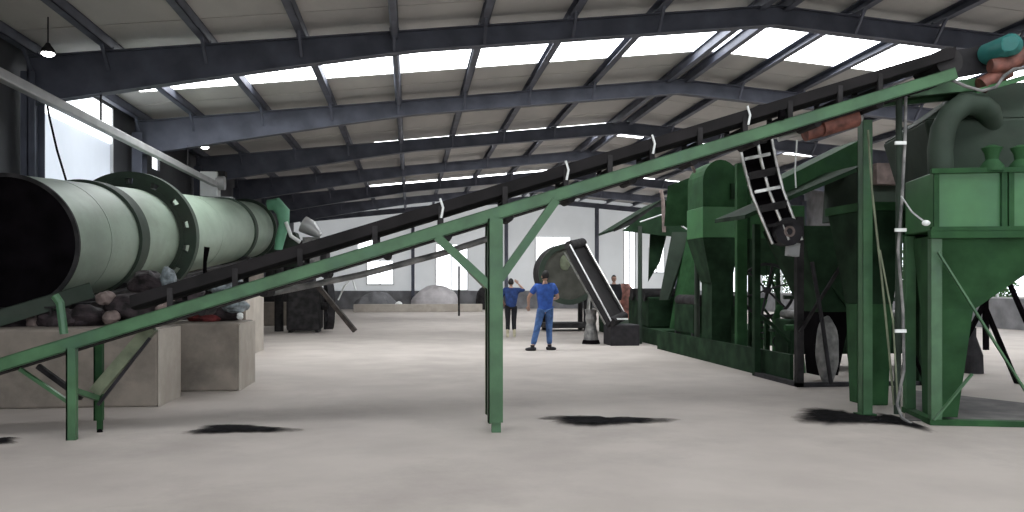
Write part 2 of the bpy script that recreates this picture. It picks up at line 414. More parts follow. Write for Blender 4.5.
# riding rollers and their bearings under each tyre
for y in (14.55, 24.6):
    c = ax(y)
    for s_ in (-1, 1):
        p = c+V(s_*.62, 0, -(R0+.05)*.78-.16)
        t = MB().tube([p-AX*.16, p+AX*.16], .18, 24).build('support_roller', 'dark2', dry, smooth=True)
        MB().tube([p-AX*.30, p+AX*.30], .05, 12).build('axle', 'dark2', t, smooth=True)
        for q in (-.28, .28):
            b = p+AX*q; MB().hexa([b+V(-.14,-.05,-.28),b+V(.14,-.05,-.28),b+V(.14,.05,-.28),b+V(-.14,.05,-.28)],[b+V(-.07,-.05,.07),b+V(.07,-.05,.07),b+V(.07,.05,.07),b+V(-.07,.05,.07)]).build('bearing', 'dark', t)
# bed frame carrying the rollers
for s_ in (-1, 1):
    MB().ibeam(V(A0.x+s_*.75,11.2,1.10), V(A0.x+s_*.75,25.4,2.17), .14, .16).build('bed_beam', 'dark2', dry)
MB().chan(W(-40,330,10.2), W(92,290,10.9), .10, .20).build('front_beam', 'hood', dry)
MB().box(-5.7,-4.3,12.2,14.0,.94,1.14).build('drip_tray','dark2',dry)
MB().frus((-5.6,-4.5,11.9,13.5),(-5.8,-4.2,11.85,13.8),.95,1.22).build('spill_pan','dark',dry)
# piers
def pier(x0,x1,y0,y1,h,lab,front='conc'):
    t = MB(); t.box(x0,x1,y0,y1,0,h); o = t.build('concrete_pier', front, bevel=.03)
    if h < 1.4 and y0 < 20: MB().box(x1,x1+.02,y0+.01,y1-.01,0.0,h-.01).build('lit_side_face','conc2',o)  # side face painted paler for the light falling from the right
    return tag(o, lab, 'pier', 'concrete piers under the dryer')
pier(-6.75,-2.98,10.55,11.5,.93,'low brown concrete pier under the dryer mouth, nearest one')
pier(-5.9,-2.33,12.0,13.15,.93,'pale rendered concrete pier with rubbish on top, middle of the dryer')
pier(-5.2,-3.28,17.5,19.6,1.36,'tall pale concrete pier behind the rubbish-topped one')
pier(-6.6,-4.2,24.0,25.3,1.9,'concrete pier under the far end of the dryer')
pier(-5.3,-3.65,31.0,32.4,.85,'low grey concrete block right of the dark drive casing')
# middle pier shows its side face painted paler as lit
# drive motor and gearbox by the gear
t = thing('drive_motor', V(-4.3,16.0,0), 'dark drive motor on a stand under the big gear ring', 'motor')
MB().box(-4.75,-3.85,15.5,16.6,.0,.9).build('stand','dark2',t,bevel=.02)
MB().tube([V(-4.7,16.05,1.2),V(-4.0,16.05,1.2)],.27,20).build('housing','dark2',t,smooth=True)
MB().tube([V(-4.0,16.05,1.2),V(-3.93,16.05,1.2)],.23,20).build('fan_cover','dark',t,smooth=True)
MB().box(-4.55,-4.2,15.9,16.2,1.44,1.56).build('terminal_box','dark2',t,bevel=.01)
p = W(203,255,13.5)
t = (MB().tube([W(205,276,13.4),W(205,262,13.4),W(207,247,13.4)],[.03,.03,.045],8).build('lever_handle','black',dry,smooth=True))
# overhead pipe and cable, white box at its end
op = thing('overhead_pipe', V(-5.5,10,4.3), 'long pale grey pipe running above the dryer', 'pipe')
MB().beam(V(-5.5,7.5,4.28), V(-5.5,25.2,4.32), .15, .15).build('pipe_run','pipe',op,bevel=.02)
for y in (10,16,22): MB().beam(V(-5.5,y,4.37), V(-5.5,y,roofz(-5.5)-.7 if y in(10,16,22) else 5), .03,.03).build('hanger','dark2',op)
c0 = V(-5.5,14.0,4.22); 
tag(MB().tube([W(46,98,14.0),W(50,120,13.9),W(57,150,13.8),W(66,180,13.7)],.018,6).build('hanging_cable','black'), 'thin black cable hanging down from the overhead pipe', 'cable')
vb = thing('vent_box', W(213,197,24.6), 'white box with a grey motor above the dryer, at the end of the pipe', 'vent')
q = W(212,184,24.4)
MB().box(q.x-.28,q.x+.2,q.y-.25,q.y+.2,q.z-.38,q.z+.33).build('casing','white',vb,bevel=.02)
MB().tube([q+V(.15,-.1,.02),q+V(.38,-.1,.02)],.2,18).build('motor','pipe',vb,smooth=True)
MB().box(q.x+.1,q.x+.4,q.y-.15,q.y+.15,q.z+.2,q.z+.36).build('cap','dark2',vb,bevel=.02)
MB().box(q.x-.2,q.x+.6,q.y-.2,q.y+.2,q.z-.44,q.z-.38).build('base_plate','pipe',vb)

# rubbish on the middle pier and under the drum
rub = [('crumpled_sheet','rag1',222,284,12.3,(.30,.25,.15),'crumpled grey-blue plastic sheet above the rubbish on the middle pier','sheet'),
 ('plastic_sheet','rag1',236,306,12.2,(.20,.2,.10),'pale grey crumpled sheet at the right end of the middle pier','sheet'),
 ('rag','rag4',205,318,12.2,(.26,.2,.08),'dark red rag lying on the middle pier','rag'),
 ('rag','rag3',222,313,12.4,(.3,.25,.13),'black rag heaped on the middle pier','rag'),
 ('white_scrap','white',240,316,12.1,(.05,.05,.05),'small white scrap at the right edge of the middle pier','scrap'),
 ('sack','rag2',162,305,11.2,(.19,.16,.13),'pinkish grey sack under the drum beside the gear','sack'),
 ('sack','rag2',106,298,10.9,(.12,.12,.09),'small brown sack under the front of the drum','sack'),
 ('sack','rag2',111,318,10.8,(.11,.11,.09),'small round tan sack on the nearest pier','sack'),
 ('rag','rag3',135,308,11.1,(.35,.25,.2),'black rag heap under the drum left of the pink sack','rag'),
 ('sack','rag3',85,318,10.9,(.25,.25,.17),'dark sack at the left on the nearest pier','sack'),
 ('rag','rag3',185,300,11.6,(.3,.3,.2),'black rag heap right of the pink sack','rag'),
 ('scrap','rag1',179,293,11.5,(.10,.1,.08),'small grey plastic scrap among black rags below the gear','scrap'),
 ('sack','rag1',168,281,12.5,(.12,.12,.2),'pale crumpled bag wedged below the gear ring','bag'),
 ('sack','rag3',200,288,12.5,(.35,.3,.18),'dark sack lying behind the grey-blue sheet','sack'),
 ('rag','rag3',150,284,12.6,(.30,.3,.20),'black bundle under the drum between the tyre and the gear ring','bundle'),
 ('rag','rag3',60,320,10.8,(.3,.25,.15),'flat black rag under the drum mouth on the nearest pier','rag'),
 ('sack','rag2',35,322,10.75,(.12,.1,.08),'small brown sack under the drum mouth','sack'),
 ('rag','rag3',10,330,10.8,(.45,.3,.16),'black rag heap at the far left on the nearest pier','rag'),]
for i, (nm,m_,u,v,D,r,lab,cat) in enumerate(rub):
    o = MB().blob(W(u,v,D), r, 14, 9, .28, 40+i).build(nm, m_, smooth=False, sub=1); tag(o, lab, cat)

# equipment past the dryer
t = thing('feed_duct', W(276,345,26.5), 'mint green elbow duct at the far end of the dryer', 'duct')
MB().tube([W(268,205,26.6),W(276,204,26.6),W(283,212,26.6),W(284,225,26.6),W(280,240,26.6),W(278,250,26.6)],[.16,.22,.22,.16,.15,.13],20).build('elbow','mint',t,smooth=True)
MB().tube([W(286,222,26.4),W(291,236,26.4),W(300,242,26.4)],.06,10).build('spout','white',t,smooth=True)
MB().tube([W(279,250,26.6),W(279,346,26.6)],.14,10).build('stand_pipe','dark2',t,smooth=True)
t = thing('feed_hopper', W(312,332,28), 'pale grey feed hopper on dark legs past the dryer', 'hopper')
a, b = W(300,226,28), W(328,243,28)
MB().tube([W(303,224,28),W(311,228,28),W(320,236,28)],[.28,.26,.1],16).build('funnel','pipe',t,smooth=True)
MB().box(a.x,b.x,a.y-.5,a.y+.6,2.2,2.9).build('bin','dark2',t,bevel=.03)
for dx in (0,1):
    for dy in (0,1): MB().box(a.x+dx*.8,a.x+dx*.8+.08,a.y-.4+dy*.8,a.y-.32+dy*.8,0,2.3).build('leg','dark',t)
MB().box(a.x+.15,a.x+.7,a.y-.56,a.y-.50,2.1,3.0).build('front_plate','cloth',t)
t = thing('drive_casing', W(302,333,25.7), 'black boxy drive casing standing on the floor past the dryer', 'casing')
a = W(286,333,25.7)
MB().box(a.x,a.x+1.0,a.y,a.y+1.1,.06,1.42).build('body','dark2',t,bevel=.08)
MB().ring(V(a.x+1.25,a.y+.4,.8),V(1,.2,0),.72,.5,.2,40).build('flywheel','dark',t,smooth=True)
MB().tube([V(a.x+.9,a.y+.4,.8),V(a.x+1.35,a.y+.45,.8)],.12,14).build('hub','dark2',t,smooth=True)
for k in range(4):
    d = V(-.2*math.cos(k*math.pi/2+.5)*0, math.cos(k*math.pi/2+.5), math.sin(k*math.pi/2+.5)); cc = V(a.x+1.25,a.y+.4,.8); MB().beam(cc, cc+d*.55, .07,.07).build('spoke','dark',t)
for dx in (.05,.85): MB().box(a.x+dx,a.x+dx+.1,a.y+.1,a.y+1.0,0,.08).build('foot','dark',t)
MB().box(a.x+.2,a.x+.8,a.y+.2,a.y+.9,1.42,2.0).build('top_box','dark',t,bevel=.04)
tag(MB().beam(W(318,286,25.4), W(355,331,25.2), .13,.13).build('timber_prop','wood'), 'dark timber prop leaning diagonally beside the drive casing', 'prop')
t = thing('discharge_hood', V(-4.6,31.4,0), 'grey-green discharge hood on a concrete block left of the far wall', 'hood')
MB().hexa([V(-5.2,31.1,.85),V(-3.7,31.1,.85),V(-3.7,32.3,.85),V(-5.2,32.3,.85)],[V(-5.1,31.2,2.1),V(-3.75,31.2,2.1),V(-3.75,32.2,2.1),V(-5.1,32.2,2.1)]).build('lower_body','dark2',t)
MB().hexa([V(-5.1,31.2,2.1),V(-3.7,31.2,2.1),V(-3.7,32.2,2.1),V(-5.1,32.2,2.1)],[V(-5.1,31.2,3.2),V(-4.1,31.2,3.35),V(-4.1,32.2,3.35),V(-5.1,32.2,3.2)]).build('upper_body','hood',t)
MB().tube([W(338,300,30),W(345,285,30),W(352,278,30),W(356,290,30)],.03,6).build('wire','white',t)
tag(MB().blob(V(-1.9,47.9,.15),(1.25,.8,.95),18,9,.14,5).build('dark_heap','brick',sub=1),'dark grey heap against the left part of the far wall','heap')
tag(MB().blob(V(1.45,48.6,.35),(1.45,.9,1.1),18,9,.10,6).build('sheet_heap','tarp',sub=1),'large pale sheet-covered heap against the far wall','heap')
tag(MB().blob(V(4.5,50.2,.5),(.7,.6,.95),14,9,.16,8).build('dark_heap','dark2',sub=1),'dark heap by the far wall behind the people','heap')
tag(MB().blob(V(-.6,46.2,.42),(.22,.15,.16),10,6,.2,9).build('white_scrap','white',sub=1),'small white scrap lying on the far kerb','scrap')
tag(MB().tube([W(459,266,40),W(459,316,40)],.05,10).build('steel_post','dark2',smooth=True),'thin dark post standing before the bright far window','post')

# ------------------------------------------------------------------ green inclined conveyor
def DG(u): return 7.9+u*.00105
def gl(u, dv=0, dd=0): return W(u, 359-.305*u+6+dv, DG(u)+dd)
con = thing('inclined_conveyor', gl(495).xy.to_3d(), 'long green inclined belt conveyor crossing the whole hall', 'conveyor')
P0, P1 = gl(-70), gl(955)
du = (P1-P0); axis = du.normalized()
back = V(axis.y*-1, axis.x, 0).normalized()
if back.y < 0: back = -back
def on(u): # point on the straight near beam with picture column u
    lo, hi = 0., 1.
    for _ in range(40):
        m_ = (lo+hi)/2; p = P0+du*m_; d = p.x*fx+p.y*fy; uu = 512+F*(p.x*rx+p.y*ry)/d
        if uu < u: lo = m_
        else: hi = m_
    return P0+du*lo
BW = .52
MB().chan(P0,P1,.06,.125,.012,1).build('side_channel','green',con)
MB().chan(P0+back*BW,P1+back*BW,.06,.125,.012,-1).build('side_channel','green',con)
UPV = V(0,0,1)
def trough(z0, u0, u1):
    mb = MB(); a, b = on(u0), on(u1); z = V(0,0,z0)
    w = BW
    prof = [(-.02,.11),(0,.11),(.02,.02),(.14,-.01),(.38,-.01),(.50,.02),(.52,.11),(.54,.11),(.52,0),(.40,-.03),(.12,-.03),(0,0)]
    q = lambda p: [p+back*x+V(0,0,y)+z for x,y in prof]
    n = len(prof); va, vb = q(a), q(b)
    mb.add(va+vb, [(i,(i+1)%n,(i+1)%n+n,i+n) for i in range(n)]+[tuple(reversed(range(n))), tuple(range(n,2*n))]); return mb
trough(.17, 130, 965).build('carrying_belt','belt',con)
mb = MB(); a, b = on(-60)+back*.06, on(940)+back*.06; mb.hexa([a+V(0,0,-.075),a+back*.40+V(0,0,-.075),a+back*.40+V(0,0,-.055),a+V(0,0,-.055)],[b+V(0,0,-.075),b+back*.40+V(0,0,-.075),b+back*.40+V(0,0,-.055),b+V(0,0,-.055)])
mb.build('return_belt','dark2',con)
for u in (170,235,300,375,441,505,566,610,652,700,745,790,840,880):
    p = on(u); b = MB(); b.beam(p+V(0,0,.05),p+V(0,0,.24),.05,.03); b.beam(p+back*BW+V(0,0,.05),p+back*BW+V(0,0,.24),.05,.03); b.beam(p+V(0,0,.09),p+back*BW+V(0,0,.09),.04,.04)
    b.build('bracket','dark2',con)
for u in (441,566,652,747): 
    p = on(u)-back*.035; MB().tube([p+V(0,0,.12),p+V(.02,0,.22),p+V(-.01,0,.31)],.012,6).build('strap','white',con,smooth=True)
for u in range(200,900,62):
    p = on(u)+back*.05+V(0,0,-.07); MB().tube([p,p+back*.42],.045,12).build('return_roller','dark2',con,smooth=True)
MB().tube([W(272,293,9.0),W(360,275,8.95),W(440,254,8.9),W(497,236,8.85)],.034,10).build('under_rail','cloth',con,smooth=True)
# tail and head pulleys
p = on(-50); MB().tube([p+back*.04,p+back*.48],.12,18).build('tail_pulley','dark2',con,smooth=True)
p = on(952); MB().tube([p+back*.04+V(0,0,.15),p+back*.48+V(0,0,.15)],.15,18).build('head_pulley','dark2',con,smooth=True)
def leg(u, off, w, base_v, m='green', foot=True, ex=0):
    p = on(u)+back*off; b = MB(); b.chan(V(p.x,p.y,.10 if foot else 0),V(p.x,p.y,p.z-.05),w,w*.8,.014,1)
    b.beam(V(p.x,p.y,.10 if foot else 0),V(p.x,p.y,p.z-.05),w*.98,w*.5)
    o = b.build('leg', m, con)
    if foot: MB().beam(V(p.x+.01,p.y,0),V(p.x+.01,p.y,.12),w*.62,w*.5).build('foot', m, o)
    return p
L1 = leg(495, 0, .145, 430); leg(496, BW, .13, 425)
L2 = leg(72, 0, .085, 442, foot=False); L3 = leg(78, BW, .08, 432, 'green2')
def brace(p, q, w, m='green'): MB().beam(p, q, w, w*.95).build('brace', m, con)
def pt(u, v, d): return W(u, v, d)
d0 = on(495).x*fx+on(495).y*fy
brace(on(437)+V(0,0,-.05), V(L1.x-.04,L1.y,CH+(285-287)/F*d0), .085)
brace(on(556)+V(0,0,-.05), V(L1.x+.05,L1.y,CH+(285-279)/F*d0), .085)
brace(on(440)+back*BW+V(0,0,-.05), V(L1.x-.04,L1.y+BW,1.43), .06, 'beige')
brace(W(20,369,8.0), W(73,405,7.98), .035); brace(W(38,366,8.35), W(82,398,8.35), .05, 'dark2')
brace(W(96,392,8.45), W(152,327,8.5), .12, 'beige'); brace(W(98,405,8.4), W(150,338,8.45), .03, 'dark')
MB().beam(W(73,390,8.0),W(97,398,8.4),.05,.05).build('cross_tie','green',con)
MB().tube([W(64,334,8.0),W(62,318,8.0),W(60,303,8.0),W(55,296,8.0)],.04,8).build('bracket','green',con)
MB().beam(V(L1.x,L1.y,1.0),V(L1.x,L1.y+BW,1.0),.05,.05).build('cross_tie','green',con)
# head section: flat green chute reaching the hopper machine
mb = MB(); a, b = W(908,91,9.1), W(985,84,9.2)
MB().chan(a,b,.06,.13).build('head_frame','green',con); MB().chan(a+V(0,.5,0),b+V(0,.5,0),.06,.13).build('head_frame','green',con)
mb = MB(); mb.hexa([a+V(0,0,-.02),b+V(0,0,-.02),b+V(0,.5,-.02),a+V(0,.5,-.02)],[a+V(0,0,.02),b+V(0,0,.02),b+V(0,.5,.02),a+V(0,.5,.02)]); mb.build('head_plate','green2',con)
# small things under the upper run of the conveyor
for k,(u,v,r) in enumerate([(838,122,.11),(822,128,.09)]):
    p = W(u,v,9.2); MB().tube([p-V(.2,0,.06),p+V(.2,0,.06)],r,14).build('tensioner','rust',con,smooth=True)
MB().tube([W(778,139,9.4),W(815,128,9.4),W(862,118,9.4)],.035,8).build('tension_rod','pipe',con)
MB().tube([W(779,115,8.65),W(784,115,8.65)],.05,12).build('guide_pulley','black',con)
# leg of the upper run = wide green post
pq = W(865,415,9.48)
t = thing('support_post', pq, 'tall green steel post under the upper run of the conveyor', 'post')
MB().chan(V(pq.x,pq.y,0),V(pq.x,pq.y,3.28),.11,.12).beam(V(pq.x,pq.y,0),V(pq.x,pq.y,3.28),.10,.06).build('shaft','green',t)
MB().box(pq.x-.09,pq.x+.09,pq.y-.09,pq.y+.09,0,.02).build('base_plate','green2',t)

# ------------------------------------------------------------------ hopper machine (near right)
X0, X1, Y0, Y1 = 5.36, 7.7, 8.22, 9.15
PIV = V(X0, Y0, 0); HR = Matrix.Rotation(math.radians(-15), 3, 'Z')
def HW(u, v, D): return PIV+HR.inverted()@(W(u, v, D)-PIV)
hm = thing('hopper_machine', PIV, 'large green batching hopper on steel legs at the right edge', 'hopper')
for x in (X0+.05, X1-.05):
    for y in (Y0+.05, Y1-.05):
        MB().box(x-.055,x+.055,y-.055,y+.055,0,2.0).build('leg','green',hm,bevel=.006)
MB().box(X0-.02,X1,Y0-.04,Y0+.06,1.93,2.02).build('cross_beam','green2',hm,bevel=.006)
MB().box(X0-.02,X1,Y1-.06,Y1+.04,1.93,2.02).build('cross_beam','green2',hm)
MB().box(X0-.02,X1,Y0-.03,Y0+.07,0,.06).build('base_beam','green2',hm)
MB().box(X0-.02,X0+.08,Y0,Y1,0,.06).build('base_beam','green2',hm)
bn = MB().box(X0+.02,X1,Y0,Y1,2.02,2.62).build('bin','green3',hm,bevel=.01)
for x in (X0+.04, 6.05, 6.12, 6.9): MB().box(x-.025,x+.025,Y0-.035,Y0,2.02,2.62).build('stiffener','green2',bn)
MB().box(X0-.01,X1,Y0-.05,Y0+.02,2.60,2.65).build('rim','green2',bn)
MB().box(X0-.01,X1,Y0-.045,Y0+.02,2.01,2.05).build('rim','green2',bn)
MB().frus((5.44,5.86,Y0+.2,Y0+.6),(X0+.08,6.85,Y0+.06,Y1-.06),1.20,1.97).build('cone','green2',hm)
MB().frus((5.46,5.72,Y0+.3,Y0+.6),(5.44,5.84,Y0+.2,Y0+.6),.04,1.20).build('outlet_chute','green2',hm)
MB().frus((6.9,7.2,Y0+.2,Y0+.6),(6.86,7.66,Y0+.06,Y1-.06),1.20,1.97).build('cone','green2',hm)
MB().beam(HW(938,252,8.72),HW(1026,392,8.72), .03,.02).build('brace','green',hm)
MB().beam(HW(934,420,8.66),HW(972,374,8.72), .03,.02).build('brace','green',hm)
# duct bend and hood above the bin
MB().tube([HW(941,174,9.0),HW(940,150,9.0),HW(943,130,9.0),HW(951,114,9.0),HW(964,104,9.0),HW(978,104,9.05),HW(988,112,9.15),HW(992,128,9.3)],.125,20).build('duct_bend','hood',hm,smooth=True)
MB().frus((5.6,7.9,8.75,10.2),(5.45,8.0,8.7,10.3),2.62,3.25).build('hood','hood',hm,bevel=.03)
MB().frus((5.45,8.0,8.7,10.3),(6.1,7.6,9.1,10.0),3.25,3.72).build('hood_top','hood',hm,bevel=.03)
for u, v in ((992,170),(1021,168)):
    p =HW(u,v,8.75); MB().lathe([(.12,0),(.11,.06),(.06,.12),(.07,.18),(.10,.24),(.03,.27)],V(p.x,p.y,2.62),16).build('inlet_neck','green2',hm,smooth=True)
hm.rotation_euler = (0, 0, math.radians(-15))
MB().hexa([W(946,80,9.3),W(992,72,9.3),W(992,72,9.8),W(946,80,9.8)],[W(946,52,9.3),W(992,44,9.3),W(992,44,9.8),W(946,52,9.8)]).build('head_cover','dark',con)
g = [W(u,v,CH*F/(v-HZ)) for u,v in ((905,421),(1060,424),(1060,408),(905,390))]
for p in g: p.z = .001
struct(MB().hexa(g,[p+V(0,0,.012) for p in g]).build('floor_shadow','floor_shade'))  # thin dark slab paints the shadow under the hopper onto the floor
# leg chute of the second outlet
t = thing('leg_chute', W(882,408,10), 'dark green square discharge chute right behind the tall green post', 'chute')
a = W(869,408,10.0)+V(.06,.2,0)
MB().frus((a.x+.02,a.x+.30,a.y,a.y+.4),(a.x,a.x+.36,a.y,a.y+.45),0,1.22).build('shaft','green2',t,bevel=.01)
MB().frus((a.x,a.x+.36,a.y,a.y+.45),(a.x-.0,a.x+.55,a.y-.0,a.y+.9),1.22,2.35).build('chute_cone','dgreen',t)
MB().box(a.x-.02,a.x+.6,a.y-.02,a.y+.95,2.35,2.45).build('rim','green2',t)
# screw motor on top right
mt = thing('head_motor', W(1003,92,9), 'teal round motor with red-brown gearbox at the conveyor head', 'motor')
p = W(1003,48,9.0)
MB().tube([p+V(-.05,-.18,0),p+V(0,-.14,0),p+V(0,.25,0)],[.08,.115,.115],20).build('motor_body','teal',mt,smooth=True)
MB().tube([W(990,66,9.0),W(1004,66,9.0),W(1030,52,9.0)],[.07,.10,.09],14).build('gearbox','rust',mt,smooth=True)
MB().tube([W(981,86,9.05),W(994,78,9.05),W(1012,72,9.0)],[.09,.08,.05],12).build('coupling','rust',mt,smooth=True)
MB().beam(W(975,92,9.0),W(1030,76,9.0),.06,.05).build('mount','green3',mt)
MB().tube([W(946,72,8.9),W(952,80,8.9),W(965,86,8.9),W(982,91,8.9),W(996,87,8.9),W(1004,76,8.9),W(1014,69,8.9),W(1030,68,8.9)],.018,8).build('cable','cloth',mt,smooth=True)
# cable bundle down the pole
cb = thing('cable_pole', W(901,425,8.95), 'slim dark pole with pale cables tied to it, left of the hopper', 'pole')
MB().tube([W(899,85,9.1),W(899,250,9.1),W(897,414,9.1)],.034,10).build('pole','hood',cb,smooth=True)
MB().tube([W(906,88,9.0),W(905,140,9.0),W(902,200,9.0),W(898,250,9.0),W(903,310,9.0),W(904,370,9.0),W(897,404,9.0),W(902,418,8.9),W(912,424,8.8)],.016,8).build('pale_cable','cloth',cb,smooth=True)
MB().tube([W(868,130,9.2),W(872,190,9.2),W(882,280,9.2),W(889,350,9.2),W(894,405,9.1)],.012,8).build('thin_cable','beige',cb,smooth=True)
MB().tube([W(880,250,9.1),W(893,320,9.05),W(898,408,9.0)],.010,6).build('thin_cable','beige',cb,smooth=True)
for v in (88,143,230,331):
    p = W(901,v,8.95); MB().beam(W(895,v,8.95),W(906,v,8.95),.03,.035).build('tie','white',cb)
MB().tube([W(901,196,8.9),W(912,212,8.85),W(926,223,8.6)],.010,6).build('branch_wire','pipe',cb)
o = MB().blob(W(926,223,8.55),(.045,.03,.03),12,8,0).build('end_plug','white',cb,smooth=True)
# dark strut leaning in the gap
tag(MB().beam(W(908,340,10.4),W(926,384,10.2),.035,.03).build('lean_strut','black'),'black diagonal strut in the gap left of the hopper leg','strut')
t = thing('cross_braced_stand', W(990,380,12), 'black cross-braced stand behind the near hopper', 'stand')
for a_,b_ in (((960,350),(1006,262)),((975,283),(1022,395)),((985,262),(986,350)),((1000,262),(1030,330))):
    MB().beam(W(*a_,12.5),W(*b_,12.5),.07,.05).build('strut','black',t)
tag(MB().lathe([(.16,0),(.15,.3),(.05,.6),(.05,.75)],W(973,0,14).xy.to_3d()).build('funnel_bucket','dark'), 'small black funnel bucket behind the hopper chute', 'bucket')

# ------------------------------------------------------------------ second machine with canopy (behind the post)
sm = thing('screening_machine', V(6.3,12.2,0), 'dark green screening machine with a sloping cover, behind the conveyor post', 'machine')
bx, by = W(799,387,12.1).x, W(799,387,12.1).y
for x,y in ((bx,by),(bx+1.85,by),(bx,by+1.5),(bx+1.85,by+1.5)):
    MB().box(x-.05,x+.05,y-.05,y+.05,0,2.42).build('leg','dark2' if y==by and x==bx else 'dgreen',sm)
MB().box(bx-.05,bx+1.9,by-.05,by+.05,0,.06).build('base_beam','dark',sm)
MB().box(bx-.05,bx+.05,by,by+1.5,0,.06).build('base_beam','dark',sm)
MB().frus((bx+.5,bx+1.0,by+.4,by+1.0),(bx+.08,bx+1.8,by+.06,by+1.45),1.05,2.3).build('cone','dgreen',sm)
MB().frus((bx+.55,bx+.85,by+.5,by+.9),(bx+.5,bx+1.0,by+.4,by+1.0),.1,1.05).build('outlet_chute','black',sm)
MB().beam(W(800,332,12.0),W(858,238,12.0),.06,.04).build('brace','dark2',sm)
MB().beam(W(806,250,12.5),W(858,320,12.5),.07,.05).build('brace','dgreen',sm)
MB().tube([W(812,262,11.95),W(822,320,11.95),W(831,384,11.95)],.03,8).build('hose','dark',sm)
a, b = W(745,219,12.3), W(866,168,11.4)
mb = MB(); o_ = V(.1,1.5,.05); mb.hexa([a,b,b+o_,a+o_],[a+V(0,0,.06),b+V(0,0,.06),b+o_+V(0,0,.06),a+o_+V(0,0,.06)]); mb.build('sloping_cover','dgreen',sm)
a, b, c_, d_ = W(772,206,12.7), W(864,168,12.7), W(864,138,12.7), W(780,180,12.7)
o_ = V(0,.9,0); MB().hexa([a,b,b+o_,a+o_],[d_,c_,c_+o_,d_+o_]).build('upper_box','green2',sm,bevel=.01)
MB().frus((bx+.95,bx+1.85,by+.1,by+1.2),(bx+1.0,bx+1.8,by+.1,by+1.2),2.42,3.15).build('upper_body','hood',sm,bevel=.01)
MB().box(bx+1.15,bx+1.55,by-.05,by+.1,2.9,3.2).build('hatch','rag2',sm)
o = tag(MB().blob(W(838,352,11.95)+V(0,.3,0),(.17,.14,.5),14,10,.12,77).build('hanging_bag','cloth',sub=1),'crumpled grey bag hanging inside the screening machine frame','bag')

# bucket ladder
bl = thing('bucket_elevator', W(770,245,12), 'bright-edged black bucket ladder hanging over the cover', 'elevator')
path = [(752,128),(758,160),(766,190),(777,218),(786,240)]
for k, off in enumerate((-15, 3, 18)):
    MB().tube([W(u+off*(1-.03*i), v+(4 if off<0 else 0), 11.35+.06*k) for i,(u,v) in enumerate(path)], .022, 8).build('rail','chrome',bl,smooth=True)
MB().add(sum([[W(u-15,v+4,11.5),W(u+18,v,11.5),W(u+18,v,11.62),W(u-15,v+4,11.62)] for u,v in path],[]), [(4*i+j,4*i+(j+1)%4,4*i+4+(j+1)%4,4*i+4+j) for i in range(4) for j in range(4)]+[(3,2,1,0),(16,17,18,19)]).build('back_plate','black',bl)
for i,(u,v) in enumerate([(754,140),(757,155),(762,172),(767,188),(773,205),(780,222)]):
    a, b = W(u-12,v+4,11.35), W(u+13,v-1,11.35)
    m_ = MB().beam(a,b,.05,.04) if i in (1,3,5) else MB().hexa([a+V(0,0,-.05),b+V(0,0,-.05),b+V(0,.12,-.03),a+V(0,.12,-.03)],[a+V(0,-.04,.05),b+V(0,-.04,.05),b+V(0,.12,.05),a+V(0,.12,.05)])
    m_.build('bucket' if i not in (1,3,5) else 'rung','dark2' if i not in (1,3) else 'chrome',bl)
p = W(786,232,11.5); MB().tube([p-V(.0,.1,0),p+V(0,.15,0)],.19,20).build('foot_pulley','dark',bl,smooth=True)
MB().ring(p+V(0,-.11,0),V(0,1,0),.075,.045,.02,20).build('pulley_ring','rag2',bl)
MB().beam(p+V(.1,0,-.15),W(792,256,11.5),.16,.1).build('spout','pipe',bl)
for u,v in ((782,130),(790,150)): pass
MB().tube([W(797,140,12.1),W(795,170,12.1),W(796,188,12.1)],.012,6).build('chain','white',bl)

# ------------------------------------------------------------------ tall machine in the middle right
tm = thing('elevator_tower', V(5.7,15.2,0), 'tall bright green elevator tower with a domed head', 'tower')
a = W(703,357,16.3); b = W(738,357,16.3)
def dome(x0,x1,y0,y1,zs,zt,mb):
    n = 12; c = (x0+x1)/2; r = (x1-x0)/2; pr = [(x0,zs)]+[(c-r*math.cos(math.pi*k/n), zt-r*1.15+r*1.15*math.sin(math.pi*k/n)) for k in range(n+1)]+[(x1,zs)]
    va = [V(x,y0,z) for x,z in pr]; vb = [V(x,y1,z) for x,z in pr]; m_ = len(pr)
    mb.add(va+vb, [(i,(i+1)%m_,(i+1)%m_+m_,i+m_) for i in range(m_)]+[tuple(reversed(range(m_))), tuple(range(m_,2*m_))]); return mb
dome(a.x,b.x+.05,a.y,a.y+.9,2.4,3.86,MB()).build('head_casing','green2',tm)
MB().box(a.x-.02,b.x+.05,a.y-.05,a.y+.9,2.36,2.95).build('band_casing','green3',tm,bevel=.01)
MB().frus((a.x+.2,b.x-.05,a.y+.1,a.y+.7),(a.x-.02,b.x+.05,a.y-.05,a.y+.9),1.5,2.36).build('lower_cone','dgreen',tm)
MB().box(a.x+.22,b.x-.06,a.y+.12,a.y+.7,.3,1.5).build('leg_casing','dgreen',tm)
MB().box(b.x-.13,b.x-.02,a.y-.08,a.y-.02,3.1,3.4).build('inspection_hatch','dgreen',tm)
p = W(741,366,15.2); 
MB().beam(V(p.x,p.y,0),V(p.x,p.y,3.62),.19,.12).build('post','green2',tm,bevel=.008)
p2 = W(697,356,17.2); MB().tube([V(p2.x,p2.y,0),V(p2.x,p2.y,3.1)],.055,10).build('post','hood',tm,smooth=True)
MB().blob(V(p2.x,p2.y-.05,3.1),(.07,.06,.06),10,8,0).build('post_cap','white',tm,smooth=True)
